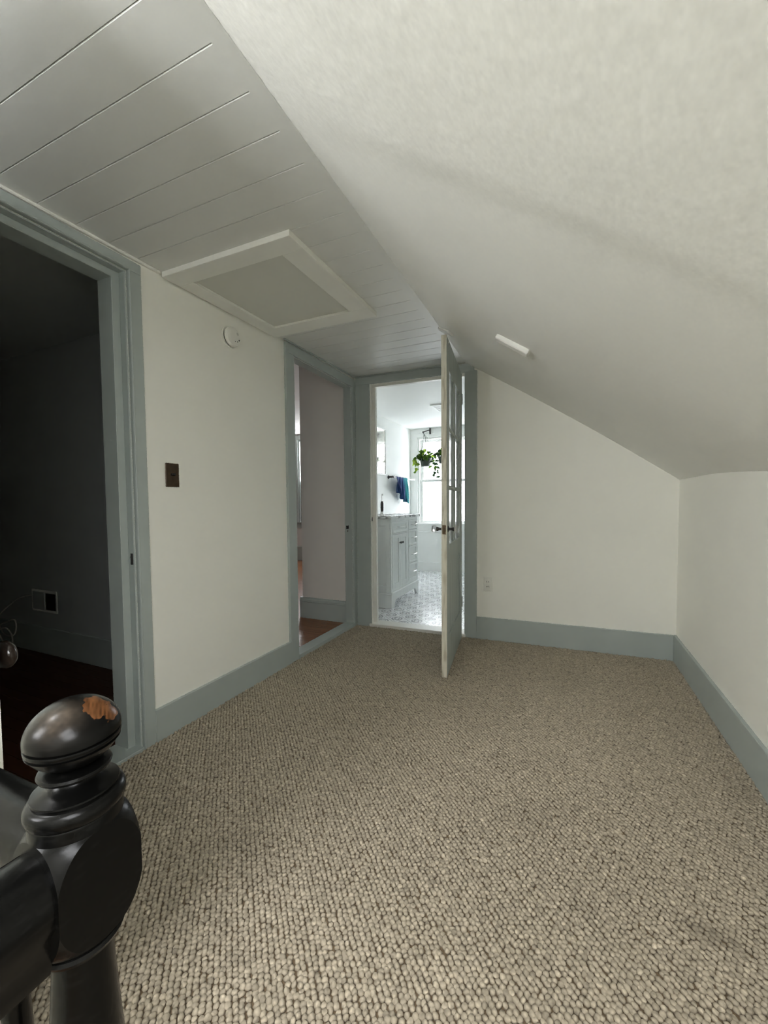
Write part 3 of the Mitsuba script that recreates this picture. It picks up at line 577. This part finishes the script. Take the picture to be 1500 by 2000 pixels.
scene['m_speck'] = {'type': 'twosided', 'bsdf': {'type': 'diffuse', 'reflectance': rgb(.74, .72, .73)}}
put('film_pebble', cat(*dots), 'm_speck', w1, kind='stuff', label='pebble print of the frosted film')
# ceiling fan grille
vf = thing('ceiling_vent', 'white square fan grille on the bathroom ceiling', 'vent')
put('frame', cat(box(-1.49, -1.19, 4.57, 4.60, BZ - .02, BZ, .003), box(-1.49, -1.19, 4.87, 4.90, BZ - .02, BZ, .003), box(-1.49, -1.46, 4.60, 4.87, BZ - .02, BZ, .003), box(-1.22, -1.19, 4.60, 4.87, BZ - .02, BZ, .003)), 'm_bath_white', vf)
put('backing', box(-1.46, -1.22, 4.60, 4.87, BZ - .004, BZ - .001), 'm_hatch_panel', vf)
for k in range(8): put('slat', box(-1.46, -1.22, 4.61 + .033 * k, 4.628 + .033 * k, BZ - .016, BZ - .004, .001), 'm_bath_white', vf)

# vanity
va = thing('vanity_cabinet', 'light grey vanity cabinet with two doors and five drawers in the bathroom', 'cabinet')
VX, VY0, VY1, VZ = -1.655, 3.785, 4.590, .957
VB = .026
put('body', box(BX0 + .001, VX - .014, VY0, VY1, .19, VZ - .11, .002), 'm_vanity', va)
put('plinth_moulding', cat(box(BX0 + .001, VX + .012, VY0 - .012, VY1 + .012, .165, .19, .005)), 'm_vanity', va, label='moulding above the feet')
arch = Polygon([(VY0 - .008, VB), (VY0 + .065, VB), (VY0 + .075, .055), (VY0 + .092, .085), (VY0 + .125, .105), (VY1 - .125, .105), (VY1 - .092, .085), (VY1 - .075, .055), (VY1 - .065, VB + .007), (VY1 + .008, VB + .007), (VY1 + .008, .165), (VY0 - .008, .165)])
put('apron', prism(arch, VX - .018, VX + .006, 'x'), 'm_vanity', va, label='arched apron with bracket feet')
arch2 = Polygon([(BX0 + .02, VB), (BX0 + .09, VB), (BX0 + .12, .095), (VX - .28, .095), (VX - .25, .05), (VX - .24, VB), (VX + .006, VB), (VX + .006, .165), (BX0 + .02, .165)])
put('side_apron', prism(arch2, VY0 - .008, VY0 + .014, 'y'), 'm_vanity', va)
put('back_foot', box(BX0 + .02, BX0 + .07, VY1 - .06, VY1, VB + .007, .165, .002), 'm_vanity', va)
# face frame
fx0, fx1 = VX - .014, VX
yd = 4.262                      # division between doors and drawer stack
for y0, y1 in ((VY0, VY0 + .03), (yd - .014, yd + .014), (VY1 - .03, VY1)): put('stile', box(fx0, fx1, y0, y1, .19, VZ, .0015), 'm_vanity', va)
for z0, z1 in ((.19, .222), (.925, VZ), (.785, .800)): put('rail', box(fx0, fx1, VY0 + .03, yd - .014, z0, z1, .0015), 'm_vanity', va)
for z0, z1 in ((.19, .222), (.925, VZ)): put('rail', box(fx0, fx1, yd + .014, VY1 - .03, z0, z1, .0015), 'm_vanity', va)
def shaker(kind, y0, y1, z0, z1, handle, fr=.042, hk=None):
    b = put(kind, box(fx0, fx1 - .007, y0, y1, z0, z1, .001), 'm_vanity', va)
    for q in ((y0, y0 + fr, z0, z1), (y1 - fr, y1, z0, z1), (y0 + fr, y1 - fr, z0, z0 + fr), (y0 + fr, y1 - fr, z1 - fr, z1)):
        put('frame', box(fx1 - .007, fx1 + .004, *q, .0025), 'm_vanity', b)
    yc, zc_ = (y0 + y1) / 2, (z0 + z1) / 2
    if handle == 'bar':
        put('handle', cat(tube([(fx1 + .030, yc - hk, zc_), (fx1 + .030, yc + hk, zc_)], .0055, 8), tube([(fx1 - .006, yc - hk * .7, zc_), (fx1 + .030, yc - hk * .7, zc_)], .004, 8), tube([(fx1 - .006, yc + hk * .7, zc_), (fx1 + .030, yc + hk * .7, zc_)], .004, 8)), 'm_chrome', b, smooth=30, label='chrome bar handle')
    else:
        put('knob', align(lathe([(0, 0), (.005, 0), (.005, .012), (.012, .016), (.013, .022), (.008, .026), (0, .027)], 16), (1, 0, 0), (fx1 + .004, handle, z1 - .09)), 'm_black_metal', b, smooth=30, label='dark round knob')
shaker('drawer', VY0 + .032, yd - .016, .802, .923, 'bar', .03, .085)
ym = (VY0 + .03 + yd - .014) / 2
shaker('door', VY0 + .032, ym - .0015, .224, .783, ym - .028); shaker('door', ym + .0015, yd - .016, .224, .783, ym + .028)
for z0, z1 in ((.812, .923), (.625, .806), (.425, .619), (.224, .419)): shaker('drawer', yd + .016, VY1 - .032, z0, z1, 'bar', .026, .06)
put('side_panel', cat(box(BX0 + .05, VX - .05, VY0 - .001, VY0 + .004, .25, .89)), 'm_vanity', va)
for q in ((VX - .055, VX - .0145, .19, VZ), (BX0 + .01, BX0 + .07, .19, VZ), (BX0 + .07, VX - .055, .19, .26), (BX0 + .07, VX - .055, .88, VZ)): put('side_frame', box(q[0], q[1], VY0 - .008, VY0 + .001, q[2], q[3], .002), 'm_vanity', va)
# worktop with basin
ct = put('worktop', tm(mf(box(BX0 + .001, VX + .022, VY0 - .045, VY1 + .025, VZ, VZ + .028, .003)) - mf(align(lathe([(.0, -.2), (.15, -.2), (.15, .2), (.0, .2)], 40), (0, 0, 1), (-1.93, 4.13, VZ)))), 'm_marble', smooth=False, label='grey veined marble top on the vanity cabinet', category='countertop')
put('basin', lathe([(.152, VZ - .001), (.148, VZ - .02), (.12, VZ - .07), (.05, VZ - .095), (.0, VZ - .097), (.0, VZ - .104), (.055, VZ - .102), (.128, VZ - .075), (.158, VZ - .02), (.164, VZ - .001)], 40, (-1.93, 4.13, 0)), 'm_porcelain', va, smooth=40, label='round white basin')
# electric toothbrush
tz = VZ + .028
to = thing('electric_toothbrush', 'black handled electric toothbrush on a pale charger on the vanity top', 'toothbrush')
tx_, ty_ = -1.76, 3.80
put('charger', lathe([(0, tz), (.026, tz), (.026, tz + .012), (.018, tz + .020), (.014, tz + .044), (0, tz + .044)], 24, (tx_, ty_, 0)), 'm_chrome', to, smooth=30)
put('handle', lathe([(0, tz + .044), (.013, tz + .044), (.0155, tz + .07), (.0155, tz + .125), (.011, tz + .150), (0, tz + .151)], 24, (tx_, ty_, 0)), 'm_black_metal', to, smooth=30)
put('head', cat(lathe([(0, tz + .150), (.005, tz + .150), (.0035, tz + .20), (.0035, tz + .222), (0, tz + .222)], 12, (tx_, ty_, 0)), box(tx_ - .003, tx_ + .012, ty_ - .006, ty_ + .006, tz + .212, tz + .228, .002)), 'm_chrome', to)
# mirror
mr = thing('wall_mirror', 'white framed mirror on the left bathroom wall above the vanity', 'mirror')
m0, m1, mz0, mz1 = 4.27, 5.035, 1.488, 2.118
put('glass', box(BX0 + .004, BX0 + .012, m0 + .02, m1 - .02, mz0 + .02, mz1 - .02), 'm_mirror', mr)
for q in ((m0, m0 + .022, mz0, mz1), (m1 - .022, m1, mz0, mz1), (m0 + .022, m1 - .022, mz0, mz0 + .022), (m0 + .022, m1 - .022, mz1 - .022, mz1)): put('frame', box(BX0 + .001, BX0 + .020, *q, .002), 'm_bath_white', mr)
# towel bar and towel
tbz, tbx = 1.475, BX0 + .075
tbk = thing('towel_bar', 'white towel bar with one black bracket and one whitened by glare on the bathroom wall', 'towel bar')
put('rod', tube([(tbx, 5.15, tbz), (tbx, 5.92, tbz)], .009, 12), 'm_bath_white', tbk, smooth=30)
for y in (5.135, 5.935): put('bracket', cat(align(lathe([(0, 0), (.024, 0), (.024, .008), (.014, .016), (.013, .075), (.016, .080), (.016, .092), (0, .092)], 20), (1, 0, 0), (BX0, y, tbz)), tube([(tbx, y - .02 if y > 5.5 else y - .03, tbz), (tbx, y + (.03 if y > 5.5 else .06), tbz)], .0135, 12)), 'm_black_metal' if y < 5.5 else 'm_bath_white', tbk, smooth=30, label='black bracket' if y < 5.5 else None)  # far bracket coloured white to stand for its blown-out reflection
def towel_sheet():
    ny_, nz_ = 60, 40; V_ = []
    for i in range(ny_):
        u = i / (ny_ - 1); y = 5.225 + .44 * u
        drop = .30 + .10 * math.sin(u * 3.3 + .3) * (u < .9) - .0 + (.02 if u > .9 else 0)
        drop = np.interp(u, [0, .12, .3, .45, .6, .8, .92, 1], [.19, .21, .23, .30, .33, .35, .37, .20])
        for j in range(nz_):
            t = j / (nz_ - 1)
            fold = (.010 + .016 * t) * math.sin(u * 22 + 1.5 * t) + .008 * math.sin(u * 47 + 2)
            if t < .25: a = math.pi * (1 - t / .25 * .5); x = tbx + .013 * math.cos(a) + .002; z = tbz + .013 * math.sin(a); x += fold * .2
            else:
                k = (t - .25) / .75; x = tbx + .015 + .010 * k + fold * min(1, k * 3); z = tbz + .0 - drop * k
            yy = y + (5.44 - y) * .10 * math.sin(min(1, t * 1.3) * math.pi) - .05 * t * (1 - u)
            V_.append((x, yy, z))
    V_ = np.array(V_); f = []
    for i in range(ny_ - 1):
        for j in range(nz_ - 1):
            a = i * nz_ + j; f += [[a, a + 1, a + nz_ + 1], [a, a + nz_ + 1, a + nz_]]
    f = np.array(f); back = V_ - [.006, 0, 0.0]
    return trimesh.Trimesh(np.vstack([V_, back]), np.vstack([f, f[:, ::-1] + len(V_)]), process=False)
put('towel', towel_sheet(), 'm_towel', smooth=True, label='blue and teal hand towel hanging on the towel bar', category='towel')
# plant hooks, plants
PY = 5.84
hk = put('plant_hook', cat(tube([(-1.945, BY1 - .022, 2.21), (-1.945, PY + .06, 2.215), (-1.95, PY + .02, 2.20), (-2.01, PY, 2.185)], .007, 8), box(-1.957, -1.933, BY1 - .030, BY1 - .018, 2.165, 2.262, .003), align(lathe([(0, -.014), (.012, -.010), (.016, 0), (.012, .010), (0, .014)], 12), (0, 0, 1), (-2.01, PY, 2.18))), 'm_black_metal', smooth=30, label='black crank-shaped plant hook above the bathroom window', category='hook')
def leaf(o, d, nrm, L, W):
    d = d / np.linalg.norm(d); s_ = np.cross(nrm, d); s_ /= np.linalg.norm(s_) + 1e-9; n_ = np.cross(d, s_)
    prof = [(0, 0), (.12, .75), (.3, 1), (.55, .85), (.8, .42), (1, 0)]
    v = []; f = []
    for t, w_ in prof:
        c0 = o + d * L * t - n_ * L * .18 * t * t
        v += [c0 - s_ * W / 2 * w_ + n_ * W * .10 * w_, c0, c0 + s_ * W / 2 * w_ + n_ * W * .10 * w_]
    for k in range(len(prof) - 1):
        a = 3 * k; f += [[a, a + 1, a + 4], [a, a + 4, a + 3], [a + 1, a + 2, a + 5], [a + 1, a + 5, a + 4]]
    return trimesh.Trimesh(np.array(v), f, process=False)
def plant(name, lab, c, r0, r1, h, hook, leaves, vines, ml, seed):
    r_ = np.random.default_rng(seed); t = thing(name, lab, 'plant')
    put('pot', lathe([(r1 * .9, c[2]), (r1, c[2]), (r0, c[2] + h), (r0 + .004, c[2] + h), (r0 + .004, c[2] + h - .02), (r1 + .004, c[2] - .003), (0, c[2] - .003)][::-1], 24, (c[0], c[1], 0)), 'm_pot', t, smooth=30)
    put('soil', lathe([(0, c[2] + .01), (r1 * .95, c[2] + .01), (r0 * .95, c[2] + h - .02), (0, c[2] + h - .018)], 16, (c[0], c[1], 0)), 'm_dark_hole', t)
    for k in range(4):
        a = k * math.pi / 2 + .4; put('hanger_cord', tube([(c[0] + r0 * math.cos(a), c[1] + r0 * math.sin(a), c[2] + h), (c[0] + .3 * r0 * math.cos(a), c[1] + .3 * r0 * math.sin(a), c[2] + h + (hook[2] - c[2] - h) * .8), hook], .0022, 6), 'm_pot', t)
    for k in range(leaves):
        a = r_.uniform(0, 2 * math.pi); q = r_.uniform(.1, 1)
        o = np.array([c[0] + r0 * q * math.cos(a), c[1] + r0 * q * math.sin(a), c[2] + h + r_.uniform(-.06, .10) * (1.2 - q) + .02])
        d = np.array([math.cos(a) * q, math.sin(a) * q, r_.uniform(-.7, .7)]); nrm = np.array([r_.normal(0, .5), -1 + r_.normal(0, .4), .7])
        put('leaf', leaf(o, d, nrm, r_.uniform(.06, .095), r_.uniform(.045, .065)), ml[r_.integers(len(ml))], t, smooth=True)
    for vn in vines:
        p = spline([np.array(q, float) for q in vn], 14); st_m = put('vine', tube(p, .0022, 6), 'm_pot', t)
        for k in range(3, 14, 2):
            d = np.array([r_.normal(0, .8), r_.normal(0, .4) - .2, r_.normal(-.5, .5)]); nrm = np.array([r_.normal(0, .4), -1, .4])
            put('leaf', leaf(p[k], d, nrm, r_.uniform(.045, .075), r_.uniform(.035, .05)), ml[r_.integers(len(ml))], st_m, smooth=True)
    return t
p1 = plant('hanging_plant', 'green trailing pothos in a dark pot hanging before the bathroom window', (-1.972, PY, 1.665), .085, .06, .12, (-2.01, PY, 2.17), 46,
    [[(-2.04, PY - .03, 1.80), (-2.11, PY - .05, 1.80), (-2.13, PY - .05, 1.73), (-2.12, PY - .04, 1.62), (-2.11, PY - .04, 1.58)], [(-2.02, PY - .04, 1.80), (-2.07, PY - .08, 1.84), (-2.10, PY - .08, 1.78), (-2.09, PY - .07, 1.69)]], ['m_leaf', 'm_leaf', 'm_leaf_dark', 'm_leaf_yellow'], 3)
put('leaf', leaf(np.array([-2.125, PY - .05, 1.775]), np.array([-.15, -.1, -1]), np.array([0, -1, .2]), .085, .075), 'm_leaf_yellow', p1, smooth=True, label='yellow-green leaf')
put('leaf', leaf(np.array([-2.10, PY - .05, 1.645]), np.array([-.2, -.1, -1]), np.array([0, -1, .2]), .06, .055), 'm_leaf_yellow', p1, smooth=True, label='yellow-green leaf')
p2 = plant('hanging_plant', 'sparse dark trailing plant hanging right of the pothos, half hidden by the door', (-1.70, PY, 1.70), .07, .05, .10, (-1.70, PY, 2.17), 30,
    [[(-1.76, PY, 1.79), (-1.82, PY - .02, 1.76), (-1.80, PY - .02, 1.66), (-1.76, PY - .02, 1.58), (-1.74, PY - .02, 1.50)], [(-1.74, PY, 1.80), (-1.80, PY - .05, 1.82), (-1.84, PY - .05, 1.74), (-1.86, PY - .05, 1.66)], [(-1.72, PY - .03, 1.78), (-1.77, PY - .07, 1.70), (-1.80, PY - .07, 1.58), (-1.83, PY - .07, 1.54)]], ['m_leaf_dark', 'm_leaf_dark', 'm_leaf'], 9)
put('plant_hook', cat(tube([(-1.70, BY1 - .022, 2.21), (-1.70, PY + .03, 2.215), (-1.70, PY, 2.19), (-1.70, PY, 2.165)], .006, 8), box(-1.712, -1.688, BY1 - .030, BY1 - .018, 2.165, 2.25, .003)), 'm_black_metal', smooth=30, label='straight black plant hook behind the open door edge', category='hook')
